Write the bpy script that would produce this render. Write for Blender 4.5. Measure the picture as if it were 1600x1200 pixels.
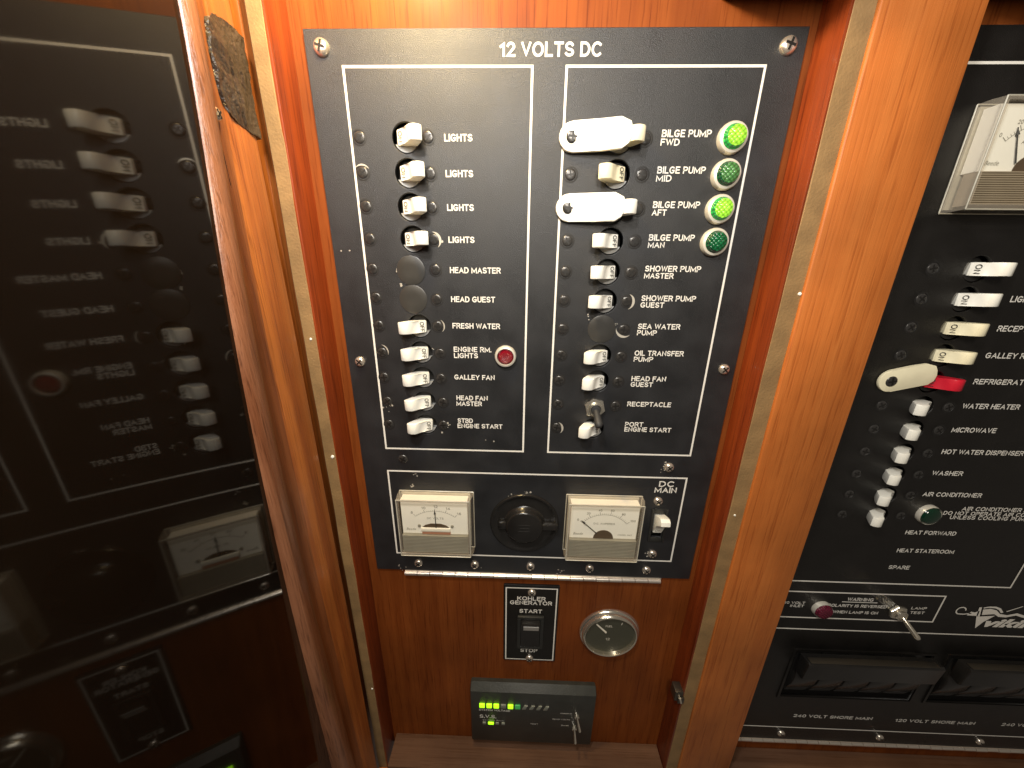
import bpy, bmesh, math, random
from mathutils import Vector, Matrix
random.seed(7)
sc = bpy.context.scene
for o in list(bpy.data.objects): bpy.data.objects.remove(o)
COL = sc.collection
S = 0.019                       # one breaker pitch of the panel = 19 mm
def W(X, Y, h=0.0):             # panel frame (right, down, towards the viewer) -> metres
    return Vector((X*S, -h*S, -Y*S))

# ------------------------------------------------------------------ camera
cam = bpy.data.cameras.new('camera'); co = bpy.data.objects.new('camera', cam); COL.objects.link(co)
R = [[0.9995323, -0.0116125, 0.0282899], [0.0197510, 0.9514066, -0.3073035], [-0.0233466, 0.3077185, 0.9511910]]
v = [Vector((r[0], r[2], -r[1])) for r in R]
rt, up, bk = v[0], -v[1], -v[2]
loc = W(5.3094, 4.0618, 12.7392)
co.matrix_world = Matrix(((rt.x, up.x, bk.x, loc.x), (rt.y, up.y, bk.y, loc.y), (rt.z, up.z, bk.z, loc.z), (0, 0, 0, 1)))
cam.sensor_width = 36; cam.lens = 536.736/1600*36; cam.clip_start = 0.004; cam.clip_end = 20
sc.camera = co
# ------------------------------------------------------------------ world, lamps, exposure
wd = bpy.data.worlds.new("World"); sc.world = wd; wd.use_nodes = True
wd.node_tree.nodes['Background'].inputs[0].default_value = (1.0, 0.86, 0.72, 1)
wd.node_tree.nodes['Background'].inputs[1].default_value = 0.10
def lamp(name, X, Y, h, power, radius, col, spot=None, target=None):
    l = bpy.data.lights.new(name, 'SPOT' if spot else 'POINT'); l.energy = power; l.shadow_soft_size = radius*S; l.color = col
    o = bpy.data.objects.new(name, l); COL.objects.link(o); o.location = W(X, Y, h)
    if spot:
        l.spot_size = math.radians(spot); l.spot_blend = 1.0
        d = W(*target) - o.location
        o.rotation_euler = d.to_track_quat('-Z', 'Y').to_euler()
    return o
lamp('ceiling_light', 2.0, -7.4, 12.5, 4.4, 1.2, (1.0, 0.97, 0.93))
lamp('cabinet_light', 1.6, -6.6, 3.6, 3.1, 0.9, (1.0, 0.72, 0.32))
lamp('fill_light', 7.0, -6.0, 21.0, 6.3, 3.0, (1.0, 0.92, 0.80))  # unseen fill lamp added on the viewer's side
sc.view_settings.view_transform = 'Standard'; sc.view_settings.look = 'None'
sc.view_settings.exposure = 0.0; sc.view_settings.gamma = 1.0

# ------------------------------------------------------------------ materials
def nodes(name):
    m = bpy.data.materials.new(name); m.use_nodes = True
    nt = m.node_tree; return m, nt, nt.nodes['Principled BSDF']
def simple(name, col, rough=0.5, metal=0.0, bump=0.0, bscale=800.0, emit=None, es=0.0, coat=0.0, var=0.0, spec=0.5):
    m, nt, b = nodes(name)
    b.inputs['Base Color'].default_value = (*col, 1); b.inputs['Roughness'].default_value = rough
    b.inputs['Metallic'].default_value = metal; b.inputs['Coat Weight'].default_value = coat
    b.inputs['Specular IOR Level'].default_value = spec
    tc = nt.nodes.new('ShaderNodeTexCoord')
    n = nt.nodes.new('ShaderNodeTexNoise'); n.inputs['Scale'].default_value = bscale; n.inputs['Detail'].default_value = 3
    nt.links.new(tc.outputs['Object'], n.inputs['Vector'])
    if bump:
        bp = nt.nodes.new('ShaderNodeBump'); bp.inputs['Strength'].default_value = bump; bp.inputs['Distance'].default_value = 0.0004
        nt.links.new(n.outputs['Fac'], bp.inputs['Height']); nt.links.new(bp.outputs['Normal'], b.inputs['Normal'])
    if var:
        n2 = nt.nodes.new('ShaderNodeTexNoise'); n2.inputs['Scale'].default_value = 60; n2.inputs['Detail'].default_value = 6
        nt.links.new(tc.outputs['Object'], n2.inputs['Vector'])
        r = nt.nodes.new('ShaderNodeMapRange'); r.inputs[1].default_value = .3; r.inputs[2].default_value = .7
        r.inputs[3].default_value = 1-var; r.inputs[4].default_value = 1+var
        nt.links.new(n2.outputs['Fac'], r.inputs[0])
        mx = nt.nodes.new('ShaderNodeMix'); mx.data_type = 'RGBA'; mx.blend_type = 'MULTIPLY'; mx.inputs[0].default_value = 1
        mx.inputs[6].default_value = (*col, 1); nt.links.new(r.outputs[0], mx.inputs[7])
        nt.links.new(mx.outputs[2], b.inputs['Base Color'])
    if emit:
        b.inputs['Emission Color'].default_value = (*emit, 1); b.inputs['Emission Strength'].default_value = es
    return m
def wood(name, c1, c2, pore, rough=0.38, coat=0.35, fx=420.0, fz=9.0, bump=0.12, worn=0.0, horiz=False):
    m, nt, b = nodes(name); L = nt.links.new; N = nt.nodes.new
    tc = N('ShaderNodeTexCoord'); mp = N('ShaderNodeMapping')
    mp.inputs['Scale'].default_value = (fz, fx, fx) if horiz else (fx, fx, fz)
    L(tc.outputs['Object'], mp.inputs['Vector'])
    a = N('ShaderNodeTexNoise'); a.inputs['Scale'].default_value = .35; a.inputs['Detail'].default_value = 5; a.inputs['Roughness'].default_value = .6; a.inputs['Distortion'].default_value = .25
    p = N('ShaderNodeTexNoise'); p.inputs['Scale'].default_value = 2.4; p.inputs['Detail'].default_value = 3; p.inputs['Roughness'].default_value = .6
    L(mp.outputs[0], a.inputs['Vector']); L(mp.outputs[0], p.inputs['Vector'])
    big = N('ShaderNodeTexNoise'); big.inputs['Scale'].default_value = 14; big.inputs['Detail'].default_value = 4
    L(tc.outputs['Object'], big.inputs['Vector'])
    cr = N('ShaderNodeValToRGB'); e = cr.color_ramp.elements
    e[0].position = .3; e[0].color = (*c2, 1); e[1].position = .68; e[1].color = (*c1, 1)
    L(a.outputs['Fac'], cr.inputs[0])
    pr = N('ShaderNodeValToRGB'); q = pr.color_ramp.elements
    q[0].position = .33; q[0].color = (*pore, 1); q[1].position = .46; q[1].color = (1, 1, 1, 1)
    L(p.outputs['Fac'], pr.inputs[0])
    mx = N('ShaderNodeMix'); mx.data_type = 'RGBA'; mx.blend_type = 'MULTIPLY'; mx.inputs[0].default_value = .75
    L(cr.outputs[0], mx.inputs[6]); L(pr.outputs[0], mx.inputs[7])
    mr = N('ShaderNodeMapRange'); mr.inputs[1].default_value = .3; mr.inputs[2].default_value = .7; mr.inputs[3].default_value = .78; mr.inputs[4].default_value = 1.18
    L(big.outputs['Fac'], mr.inputs[0])
    m2 = N('ShaderNodeMix'); m2.data_type = 'RGBA'; m2.blend_type = 'MULTIPLY'; m2.inputs[0].default_value = 1
    L(mx.outputs[2], m2.inputs[6]); L(mr.outputs[0], m2.inputs[7])
    L(m2.outputs[2], b.inputs['Base Color'])
    rr = N('ShaderNodeMapRange'); rr.inputs[3].default_value = rough-.1; rr.inputs[4].default_value = rough+.14
    L(a.outputs['Fac'], rr.inputs[0]); L(rr.outputs[0], b.inputs['Roughness'])
    b.inputs['Coat Weight'].default_value = coat; b.inputs['Coat Roughness'].default_value = .25; b.inputs['Specular IOR Level'].default_value = .3 if coat > .06 else .12
    bp = N('ShaderNodeBump'); bp.inputs['Strength'].default_value = bump; bp.inputs['Distance'].default_value = .0006
    L(p.outputs['Fac'], bp.inputs['Height']); L(bp.outputs['Normal'], b.inputs['Normal'])
    return m
M = {}
M['back'] = wood('varnished_wood_back', (.215, .056, .0105), (.150, .034, .0062), (.5, .38, .28), rough=.55, coat=.05, fx=300)
M['side'] = wood('mahogany_side', (.26, .046, .007), (.15, .022, .004), (.4, .3, .25), rough=.45, coat=.2)
M['post'] = wood('teak_post', (.48, .148, .030), (.41, .112, .020), (.66, .54, .42), rough=.52, coat=.1, fx=330, bump=.35)
M['stile'] = wood('oiled_stile', (.46, .150, .032), (.27, .072, .018), (.42, .36, .32), rough=.36, coat=.45, fx=420, bump=.5)
M['shelf'] = wood('dusty_shelf', (.15, .078, .045), (.10, .048, .026), (.7, .6, .5), rough=.6, coat=0, horiz=True)
M['edge'] = simple('raw_plywood_edge', (.25, .148, .058), .75, bump=.6, bscale=700, var=.2)
# black painted faceplates: fine orange-peel grain that sparkles in the lamp's glare
def plate_mat(name, col, rough):
    m, nt, b = nodes(name); L = nt.links.new; N = nt.nodes.new
    tc = N('ShaderNodeTexCoord')
    n = N('ShaderNodeTexNoise'); n.inputs['Scale'].default_value = 1900; n.inputs['Detail'].default_value = 4; n.inputs['Roughness'].default_value = .65
    s = N('ShaderNodeTexNoise'); s.inputs['Scale'].default_value = 45; s.inputs['Detail'].default_value = 6
    L(tc.outputs['Object'], n.inputs['Vector']); L(tc.outputs['Object'], s.inputs['Vector'])
    bp = N('ShaderNodeBump'); bp.inputs['Strength'].default_value = .8; bp.inputs['Distance'].default_value = .00032
    L(n.outputs['Fac'], bp.inputs['Height']); L(bp.outputs['Normal'], b.inputs['Normal'])
    r = N('ShaderNodeMapRange'); r.inputs[1].default_value = .3; r.inputs[2].default_value = .7; r.inputs[3].default_value = rough-.06; r.inputs[4].default_value = rough+.08
    L(s.outputs['Fac'], r.inputs[0]); L(r.outputs[0], b.inputs['Roughness'])
    c = N('ShaderNodeMapRange'); c.inputs[1].default_value = .35; c.inputs[2].default_value = .75; c.inputs[3].default_value = .85; c.inputs[4].default_value = 1.35
    L(s.outputs['Fac'], c.inputs[0])
    mx = N('ShaderNodeMix'); mx.data_type = 'RGBA'; mx.blend_type = 'MULTIPLY'; mx.inputs[0].default_value = 1; mx.inputs[6].default_value = (*col, 1)
    L(c.outputs[0], mx.inputs[7]); L(mx.outputs[2], b.inputs['Base Color'])
    return m
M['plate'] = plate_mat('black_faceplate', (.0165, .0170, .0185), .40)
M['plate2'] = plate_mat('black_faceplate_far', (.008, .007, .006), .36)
M['ink'] = simple('white_print', (.80, .77, .70), .6)
M['ink2'] = simple('black_print', (.03, .03, .03), .6)
M['ink3'] = simple('grey_print', (.25, .24, .2), .6)
M['lever'] = simple('ivory_plastic', (.90, .88, .79), .32, bump=.05, bscale=300, var=.05)
M['lever_old'] = simple('yellowed_plastic', (.84, .77, .54), .36, bump=.05, bscale=300, var=.08)
M['lever_red'] = simple('red_plastic', (.55, .012, .03), .35, var=.1)
M['body'] = simple('breaker_body', (.30, .30, .295), .25, var=.2)
M['hole'] = simple('dark_cavity', (.010, .009, .008), .6)
M['bscrew'] = simple('black_oxide_screw', (.05, .047, .044), .27, metal=.35, bump=.2, bscale=1200)
M['screw'] = simple('nickel_screw', (.74, .66, .56), .26, metal=.8, bump=.15, bscale=900)
M['recess'] = simple('screw_recess', (.006, .005, .004), .5)
M['chrome'] = simple('chrome', (.85, .80, .68), .18, metal=.9, bump=.03)
M['hinge'] = simple('hinge_metal', (.86, .78, .68), .33, metal=.85, bump=.2, bscale=700, var=.1)
M['bezel'] = simple('lamp_bezel', (.74, .70, .60), .28, metal=.35)
M['black'] = simple('black_plastic', (.014, .013, .012), .24, bump=.1, bscale=600, var=.2)
M['blackm'] = simple('matt_black_plastic', (.020, .020, .018), .5, bump=.3, bscale=900, var=.2)
M['housing'] = simple('housing_plastic', (.040, .042, .036), .42, bump=.25, bscale=700, var=.2)
M['blank'] = simple('blank_plug', (.040, .038, .034), .36, bump=.05, bscale=200, var=.2)
M['dial'] = simple('dial_white', (.95, .94, .87), .5)
M['rim'] = simple('clouded_acrylic_rim', (.50, .47, .38), .22, coat=.5, var=.12)
M['darkwin'] = simple('dial_window', (.10, .07, .045), .4)
M['copper'] = simple('copper_strip', (.45, .22, .14), .4)
M['ledg'] = simple('lit_green_led', (.35, .8, .02), .4, emit=(.42, 1.0, .01), es=1.5)
M['ledd'] = simple('dim_green_led', (.05, .3, .08), .4, emit=(.05, .4, .08), es=.35)
M['ledo'] = simple('unlit_led', (.22, .23, .19), .35)
M['patch'] = simple('dried_adhesive', (.028, .021, .016), .34, bump=1.0, bscale=420, var=.6, coat=.3)
for n_ in M['patch'].node_tree.nodes:
    if n_.type == 'BUMP': n_.inputs['Distance'].default_value = .0016
M['bead'] = wood('worn_bead', (.28, .118, .058), (.15, .050, .020), (.40, .34, .30), rough=.33, coat=.35, fx=520, fz=14, bump=.9)
M['groove'] = wood('brown_stile', (.30, .105, .035), (.17, .050, .018), (.42, .36, .32), rough=.42, coat=.2, fx=420, bump=.5)  # darker brown wood for the lower strips of the stile
M['chip'] = simple('bare_metal_chip', (.62, .58, .50), .4, metal=.4)
M['dark_metal'] = simple('dark_metal', (.11, .095, .075), .35, metal=.8)
M['rwin'] = simple('switch_window', (.48, .46, .42), .3)
def lens(name, col, es, rough=.15, bs=1000.0):
    m, nt, b = nodes(name); L = nt.links.new; N = nt.nodes.new
    b.inputs['Base Color'].default_value = (*col, 1); b.inputs['Roughness'].default_value = rough
    tc = N('ShaderNodeTexCoord'); mp = N('ShaderNodeMapping'); mp.inputs['Rotation'].default_value = (0, math.radians(45), 0)
    L(tc.outputs['Object'], mp.inputs[0])
    ch = N('ShaderNodeTexVoronoi'); ch.inputs['Scale'].default_value = bs/2; ch.inputs['Randomness'].default_value = .12
    L(mp.outputs[0], ch.inputs['Vector'])
    bp = N('ShaderNodeBump'); bp.inputs['Strength'].default_value = 1; bp.inputs['Distance'].default_value = .001; bp.invert = True
    L(ch.outputs['Distance'], bp.inputs['Height']); L(bp.outputs['Normal'], b.inputs['Normal'])
    r = N('ShaderNodeMapRange'); r.inputs[1].default_value = 0; r.inputs[2].default_value = .7; r.inputs[3].default_value = 1.5; r.inputs[4].default_value = .35
    L(ch.outputs['Distance'], r.inputs[0])
    mx = N('ShaderNodeMix'); mx.data_type = 'RGBA'; mx.blend_type = 'MULTIPLY'; mx.inputs[0].default_value = 1; mx.inputs[6].default_value = (*col, 1)
    L(r.outputs[0], mx.inputs[7]); L(mx.outputs[2], b.inputs['Base Color']); 
    if es:
        L(mx.outputs[2], b.inputs['Emission Color']); b.inputs['Emission Strength'].default_value = es
    return m
M['lit'] = lens('lit_green_lens', (.34, .80, .05), .8)
M['unlit'] = lens('unlit_pale_green_lens', (.10, .30, .09), 0)
M['unlit2'] = lens('unlit_green_lens', (.01, .16, .055), 0)
M['skirt'] = lens('green_lens_skirt', (.02, .38, .07), .25)
M['skirt2'] = lens('green_lens_skirt_dark', (.006, .09, .035), 0)
M['redl'] = lens('unlit_red_lens', (.30, .004, .016), 0, bs=1900)
M['redd'] = lens('dark_red_lens', (.16, .012, .035), 0)
M['dkgreen'] = simple('dark_green_lens', (.003, .026, .013), .15, coat=.4)
def thin_glass(name, tint, fac):
    m = bpy.data.materials.new(name); m.use_nodes = True; nt = m.node_tree; nt.nodes.clear(); N = nt.nodes.new; L = nt.links.new
    out = N('ShaderNodeOutputMaterial'); t = N('ShaderNodeBsdfTransparent'); t.inputs[0].default_value = (*tint, 1)
    g = N('ShaderNodeBsdfGlossy'); g.inputs['Roughness'].default_value = .06
    lw = N('ShaderNodeLayerWeight'); lw.inputs[0].default_value = .5; f = N('ShaderNodeMath'); f.operation = 'POWER'; L(lw.outputs['Facing'], f.inputs[0]); f.inputs[1].default_value = 5
    f2 = N('ShaderNodeMath'); f2.operation = 'MULTIPLY_ADD'; L(f.outputs[0], f2.inputs[0]); f2.inputs[1].default_value = .6; f2.inputs[2].default_value = .03
    mx = N('ShaderNodeMixShader'); L(f2.outputs[0], mx.inputs[0]); L(t.outputs[0], mx.inputs[1]); L(g.outputs[0], mx.inputs[2]); L(mx.outputs[0], out.inputs[0])
    return m
M['acrylic'] = thin_glass('clear_acrylic', (.97, .95, .90), 1.35)
m = bpy.data.materials.new('clouded_acrylic'); m.use_nodes = True; nt = m.node_tree; b = nt.nodes['Principled BSDF']
b.inputs['Base Color'].default_value = (.70, .62, .50, 1); b.inputs['Roughness'].default_value = .2
t = nt.nodes.new('ShaderNodeBsdfTransparent'); t.inputs[0].default_value = (1, .97, .92, 1); mx = nt.nodes.new('ShaderNodeMixShader'); mx.inputs[0].default_value = .22
nt.links.new(t.outputs[0], mx.inputs[1]); nt.links.new(b.outputs[0], mx.inputs[2]); nt.links.new(mx.outputs[0], nt.nodes['Material Output'].inputs[0])
M['clouded'] = m
# smoked acrylic of the open door: glossy, nearly black, greasy haze in places
m, nt, b = nodes('smoked_acrylic'); L = nt.links.new; N = nt.nodes.new
tc = N('ShaderNodeTexCoord'); n = N('ShaderNodeTexNoise'); n.inputs['Scale'].default_value = 16; n.inputs['Detail'].default_value = 5
L(tc.outputs['Object'], n.inputs['Vector'])
r = N('ShaderNodeMapRange'); r.inputs[1].default_value = .35; r.inputs[2].default_value = .75; r.inputs[3].default_value = .03; r.inputs[4].default_value = .065
L(n.outputs['Fac'], r.inputs[0]); L(r.outputs[0], b.inputs['Roughness'])
b.inputs['Base Color'].default_value = (.0075, .0045, .0025, 1); b.inputs['IOR'].default_value = 1.34
M['smoked'] = m

# ------------------------------------------------------------------ builders
class PB:
    """bmesh in panel units (X right, Y down, h towards the viewer), relative to an origin"""
    def __init__(s): s.bm = bmesh.new()
    def v(s, X, Y, h): return s.bm.verts.new((X*S, -h*S, -Y*S))
    def face(s, vs, mi=0):
        try:
            f = s.bm.faces.new(vs); f.material_index = mi; return f
        except ValueError: return None
    def box(s, X0, X1, Y0, Y1, h0, h1, bev=0.0, mi=0, seg=2, taper=0.0):
        t = taper
        a = [s.v(*q) for q in ((X0, Y0, h0), (X1, Y0, h0), (X1, Y1, h0), (X0, Y1, h0), (X0+t, Y0+t, h1), (X1-t, Y0+t, h1), (X1-t, Y1-t, h1), (X0+t, Y1-t, h1))]
        fs = [s.face([a[i] for i in q], mi) for q in ((0, 1, 2, 3), (7, 6, 5, 4), (0, 4, 5, 1), (1, 5, 6, 2), (2, 6, 7, 3), (3, 7, 4, 0))]
        if bev:
            es = list({e for f in fs for e in f.edges})
            r = bmesh.ops.bevel(s.bm, geom=es, offset=bev*S, segments=seg, affect='EDGES', profile=.5)
            for f in r['faces']: f.material_index = mi
        return s
    def prism(s, pts, a0, a1, axis='Y', mi=0, bev=0.0):
        # pts in (X,h) extruded along Y, or (X,Y) extruded along h, or (Y,h) along X
        def mk(p, a):
            if axis == 'Y': return s.v(p[0], a, p[1])
            if axis == 'h': return s.v(p[0], p[1], a)
            return s.v(a, p[0], p[1])
        A = [mk(p, a0) for p in pts]; B_ = [mk(p, a1) for p in pts]; n = len(pts)
        fs = [s.face(A, mi), s.face(B_[::-1], mi)] + [s.face([A[i], B_[i], B_[(i+1) % n], A[(i+1) % n]], mi) for i in range(n)]
        if bev:
            es = list(set(fs[0].edges) | set(fs[1].edges))
            bmesh.ops.bevel(s.bm, geom=es, offset=bev*S, segments=2, affect='EDGES', profile=.5)
        return s
    def lathe(s, prof, X=0, Y=0, n=32, mi=0, cap=True, squash=1.0):
        # prof: (r, h) pairs, round an axis along h
        rings = []
        for r_, h in prof:
            if r_ < 1e-6: rings.append([s.v(X, Y, h)])
            else: rings.append([s.v(X+r_*math.cos(2*math.pi*i/n), Y+r_*squash*math.sin(2*math.pi*i/n), h) for i in range(n)])
        for a, b_ in zip(rings, rings[1:]):
            for i in range(n):
                j = (i+1) % n
                if len(a) == 1 and len(b_) == 1: continue
                if len(a) == 1: s.face([a[0], b_[i], b_[j]], mi)
                elif len(b_) == 1: s.face([a[i], a[j], b_[0]], mi)
                else: s.face([a[i], a[j], b_[j], b_[i]], mi)
        if cap and len(rings[0]) > 1: s.face(rings[0], mi)
        if cap and len(rings[-1]) > 1: s.face(rings[-1][::-1], mi)
        return s
    def rod(s, p0, p1, r0, r1, n=14, mi=0, dome=False):
        a = Vector((p0[0], p0[1], p0[2])); b_ = Vector((p1[0], p1[1], p1[2])); d = (b_-a).normalized()
        u = d.orthogonal().normalized(); w = d.cross(u)
        secs = [(a, r0), (b_, r1)]
        if dome: secs += [(b_+d*r1*.5, r1*.85), (b_+d*r1*.85, r1*.5)]
        rings = [[s.v(*(c+(u*math.cos(2*math.pi*i/n)+w*math.sin(2*math.pi*i/n))*rr)) for i in range(n)] for c, rr in secs]
        for A, B_ in zip(rings, rings[1:]):
            for i in range(n): s.face([A[i], A[(i+1) % n], B_[(i+1) % n], B_[i]], mi)
        s.face(rings[0], mi); s.face(rings[-1], mi); return s
    def mesh(s, name, mats, smooth=True, ang=38):
        bmesh.ops.recalc_face_normals(s.bm, faces=s.bm.faces[:])
        me = bpy.data.meshes.new(name); s.bm.to_mesh(me); s.bm.free()
        for m_ in (mats if isinstance(mats, (list, tuple)) else [mats]): me.materials.append(m_)
        if smooth:
            me.polygons.foreach_set('use_smooth', [True]*len(me.polygons)); me.set_sharp_from_angle(angle=math.radians(ang))
        return me
def put(name, me, parent=None, at=(0, 0, 0), label=None, cat=None, group=None, kind=None):
    o = bpy.data.objects.new(name, me); COL.objects.link(o)
    o.location = W(*at)
    if parent is not None: o.parent = parent
    for k_, x in (('label', label), ('category', cat), ('group', group), ('kind', kind)):
        if x: o[k_] = x
    return o
def empty(name, at, label, cat, group=None):
    o = put(name, None, None, at, label, cat, group); o.empty_display_size = .01; return o
def rel(at, o):      # panel coordinates -> relative to a top-level empty placed at o['at']
    return (at[0]-o[0], at[1]-o[1], at[2]-o[2])
def curve_mesh(name, cu, mats):
    ob = bpy.data.objects.new('tmp', cu); COL.objects.link(ob)
    dg = bpy.context.evaluated_depsgraph_get(); dg.update()
    me = bpy.data.meshes.new_from_object(ob.evaluated_get(dg)); me.name = name
    COL.objects.unlink(ob); bpy.data.objects.remove(ob); 
    me.materials.clear()
    for m_ in (mats if isinstance(mats, (list, tuple)) else [mats]): me.materials.append(m_)
    return me
TXT = {}
def arc(cx, cy, rx, ry, a0, a1, n=9): return [(cx+rx*math.cos(math.radians(a0+(a1-a0)*i/n)), cy+ry*math.sin(math.radians(a0+(a1-a0)*i/n))) for i in range(n+1)]
GL = {   # grotesque capitals as stroke centre-lines, cap height 1
 'A': (.72, [[(0, 0), (.36, 1), (.72, 0)], [(.14, .34), (.58, .34)]]),
 'B': (.62, [[(0, 0), (0, 1), (.34, 1)]+arc(.34, .765, .24, .235, 90, -90)+[(0, .53)], [(.34, .53)]+arc(.34, .265, .28, .265, 90, -90)+[(0, 0)]]),
 'C': (.70, [arc(.38, .5, .38, .5, 48, 312, 16)]),
 'D': (.66, [[(0, 0), (0, 1), (.26, 1)]+arc(.26, .5, .40, .5, 90, -90, 12)+[(0, 0)]]),
 'E': (.54, [[(.54, 0), (0, 0), (0, 1), (.54, 1)], [(0, .53), (.48, .53)]]),
 'F': (.50, [[(0, 0), (0, 1), (.52, 1)], [(0, .52), (.44, .52)]]),
 'G': (.74, [arc(.38, .5, .38, .5, 48, 320, 16)+[(.70, .44), (.42, .44)]]),
 'H': (.62, [[(0, 0), (0, 1)], [(.62, 0), (.62, 1)], [(0, .53), (.62, .53)]]),
 'I': (.0, [[(0, 0), (0, 1)]]),
 'J': (.45, [[(.45, 1), (.45, .25)]+arc(.22, .25, .23, .25, 0, -170)]),
 'K': (.62, [[(0, 0), (0, 1)], [(.60, 1), (0, .38)], [(.20, .58), (.64, 0)]]),
 'L': (.48, [[(0, 1), (0, 0), (.50, 0)]]),
 'M': (.86, [[(0, 0), (0, 1), (.43, .18), (.86, 1), (.86, 0)]]),
 'N': (.62, [[(0, 0), (0, 1), (.62, 0), (.62, 1)]]),
 'O': (.78, [arc(.39, .5, .39, .5, 90, 450, 22)]),
 'P': (.58, [[(0, 0), (0, 1), (.32, 1)]+arc(.32, .73, .27, .27, 90, -90)+[(0, .46)]]),
 'Q': (.78, [arc(.39, .5, .39, .5, 90, 450, 22), [(.48, .25), (.76, -.02)]]),
 'R': (.62, [[(0, 0), (0, 1), (.34, 1)]+arc(.34, .745, .26, .255, 90, -90)+[(0, .49)], [(.36, .49), (.62, 0)]]),
 'S': (.60, [arc(.30, .745, .27, .255, 25, 270, 11)+arc(.30, .255, .30, .235, 90, -155, 11)[1:]]),
 'T': (.62, [[(0, 1), (.62, 1)], [(.31, 1), (.31, 0)]]),
 'U': (.62, [[(0, 1), (0, .31)]+arc(.31, .31, .31, .31, 180, 360)+[(.62, 1)]]),
 'V': (.66, [[(0, 1), (.33, 0), (.66, 1)]]),
 'W': (.98, [[(0, 1), (.24, 0), (.49, .95), (.74, 0), (.98, 1)]]),
 'X': (.64, [[(0, 0), (.64, 1)], [(0, 1), (.64, 0)]]),
 'Y': (.66, [[(0, 1), (.33, .45), (.66, 1)], [(.33, .45), (.33, 0)]]),
 'Z': (.58, [[(0, 1), (.58, 1), (0, 0), (.60, 0)]]),
 '.': (.0, [[(0, 0), (0, .07)]]),
 '0': (.56, [arc(.28, .5, .28, .5, 90, 450, 20)]), '1': (.30, [[(0, .74), (.26, 1), (.26, 0)]]),
 '2': (.54, [arc(.27, .73, .27, .27, 165, -25)+[(0, 0), (.56, 0)]]), '4': (.58, [[(.44, 0), (.44, 1), (0, .3), (.60, .3)]]),
 '6': (.56, [arc(.28, .31, .28, .31, 90, 450, 14), [(.0, .31), (.08, .72), (.30, 1), (.50, .92)]]),
 '8': (.56, [arc(.28, .75, .23, .25, 90, 450, 14), arc(.28, .27, .28, .27, 90, 450, 14)])}
GL['3'] = (.54, [arc(.25, .75, .25, .25, 160, -90, 9)+arc(.25, .26, .29, .26, 90, -165, 9)])
GL['5'] = (.54, [[(.50, 1), (.08, 1), (.03, .52)]+arc(.26, .31, .28, .31, 120, -150, 10)])
def stroke_text(txt, w, h, mat, th, shear, rot, wt):
    pen = 0; runs = []
    for c in txt:
        if c == ' ': pen += .42; continue
        gw, pl = GL[c]
        for l in pl: runs.append([(x+pen, y) for x, y in l])
        pen += gw + .30
    pen -= .30
    t = wt*h; sx = (w-t*1.0)/max(pen, 1e-3); sy = h-t
    if len(txt.strip()) == 1 and pen == 0: sx = 1
    bm = bmesh.new(); lev = 0
    for l in runs:
        pts = [Vector((t/2+x*sx, h-t/2-y*sy)) for x, y in l]
        if shear: pts = [Vector((q.x+shear*(h-q.y), q.y)) for q in pts]
        closed = (pts[0]-pts[-1]).length < 1e-5
        n = len(pts); L_, R_ = [], []
        for i, q in enumerate(pts):
            if closed: a = pts[i-1] if i > 0 else pts[-2]; b_ = pts[i+1] if i < n-1 else pts[1]
            else: a = pts[max(i-1, 0)]; b_ = pts[min(i+1, n-1)]
            d0 = (q-a); d1 = (b_-q)
            d0 = d0.normalized() if d0.length > 1e-7 else d1.normalized(); d1 = d1.normalized() if d1.length > 1e-7 else d0
            n0 = Vector((-d0.y, d0.x)); n1 = Vector((-d1.y, d1.x)); m_ = (n0+n1)
            m_ = m_.normalized() if m_.length > 1e-4 else n0
            k_ = min(1/max(m_.dot(n0), .35), 2.2)
            e = Vector((0, 0))
            if not closed and i == 0: e = -d1*t*.5
            if not closed and i == n-1: e = d0*t*.5
            # keep square ends inside the cap height
            L_.append(q+e*.98+m_*k_*t/2); R_.append(q+e*.98-m_*k_*t/2)
        hh = th + .0010*(lev % 3); lev += 1
        def P3(q):
            X, Y = q.x, min(max(q.y, 0), h)
            if rot == 90: X, Y = h-Y, X
            return bm.verts.new((X*S, -hh*S, -Y*S))
        Lv = [P3(q) for q in L_]; Rv = [P3(q) for q in R_]
        for i in range(n-1):
            f_ = bm.faces.new([Lv[i], Lv[i+1], Rv[i+1], Rv[i]])
    bm.normal_update()
    for f_ in bm.faces:
        if f_.normal.y > 0: f_.normal_flip()
    me = bpy.data.meshes.new('lettering'); bm.to_mesh(me); bm.free(); me.materials.append(mat); return me
def text_mesh(txt, w, h, mat, bold=.022, th=.010, shear=0.0, rot=0):
    """printed lettering scaled to w x h, top-left corner at the origin"""
    key = (txt, round(w, 3), round(h, 3), mat.name, rot, shear)
    if key in TXT: return TXT[key]
    if all(c in GL or c == ' ' for c in txt):
        me = stroke_text(txt, w, h, mat, th, shear, rot, .178 if bold > .005 else .15)
        TXT[key] = me; return me
    cu = bpy.data.curves.new('lettering', 'FONT'); cu.body = txt; cu.size = 1; cu.offset = bold; cu.resolution_u = 3; cu.space_character = 1.04; cu.shear = shear
    me = curve_mesh('lettering', cu, mat)
    xs = [q.co.x for q in me.vertices]; ys = [q.co.y for q in me.vertices]
    x0, x1, y0, y1 = min(xs), max(xs), min(ys), max(ys)
    for q in me.vertices:
        X = (q.co.x-x0)/(x1-x0)*w; Y = (y1-q.co.y)/(y1-y0)*h
        if rot == 90: X, Y = h-Y, X       # reads downwards
        q.co = (X*S, -th*S, -Y*S)
    me.update()
    bmm = bmesh.new(); bmm.from_mesh(me); bmm.normal_update()
    for f_ in bmm.faces:
        if f_.normal.y > 0: f_.normal_flip()
    bmm.to_mesh(me); bmm.free()
    TXT[key] = me; return me
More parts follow.
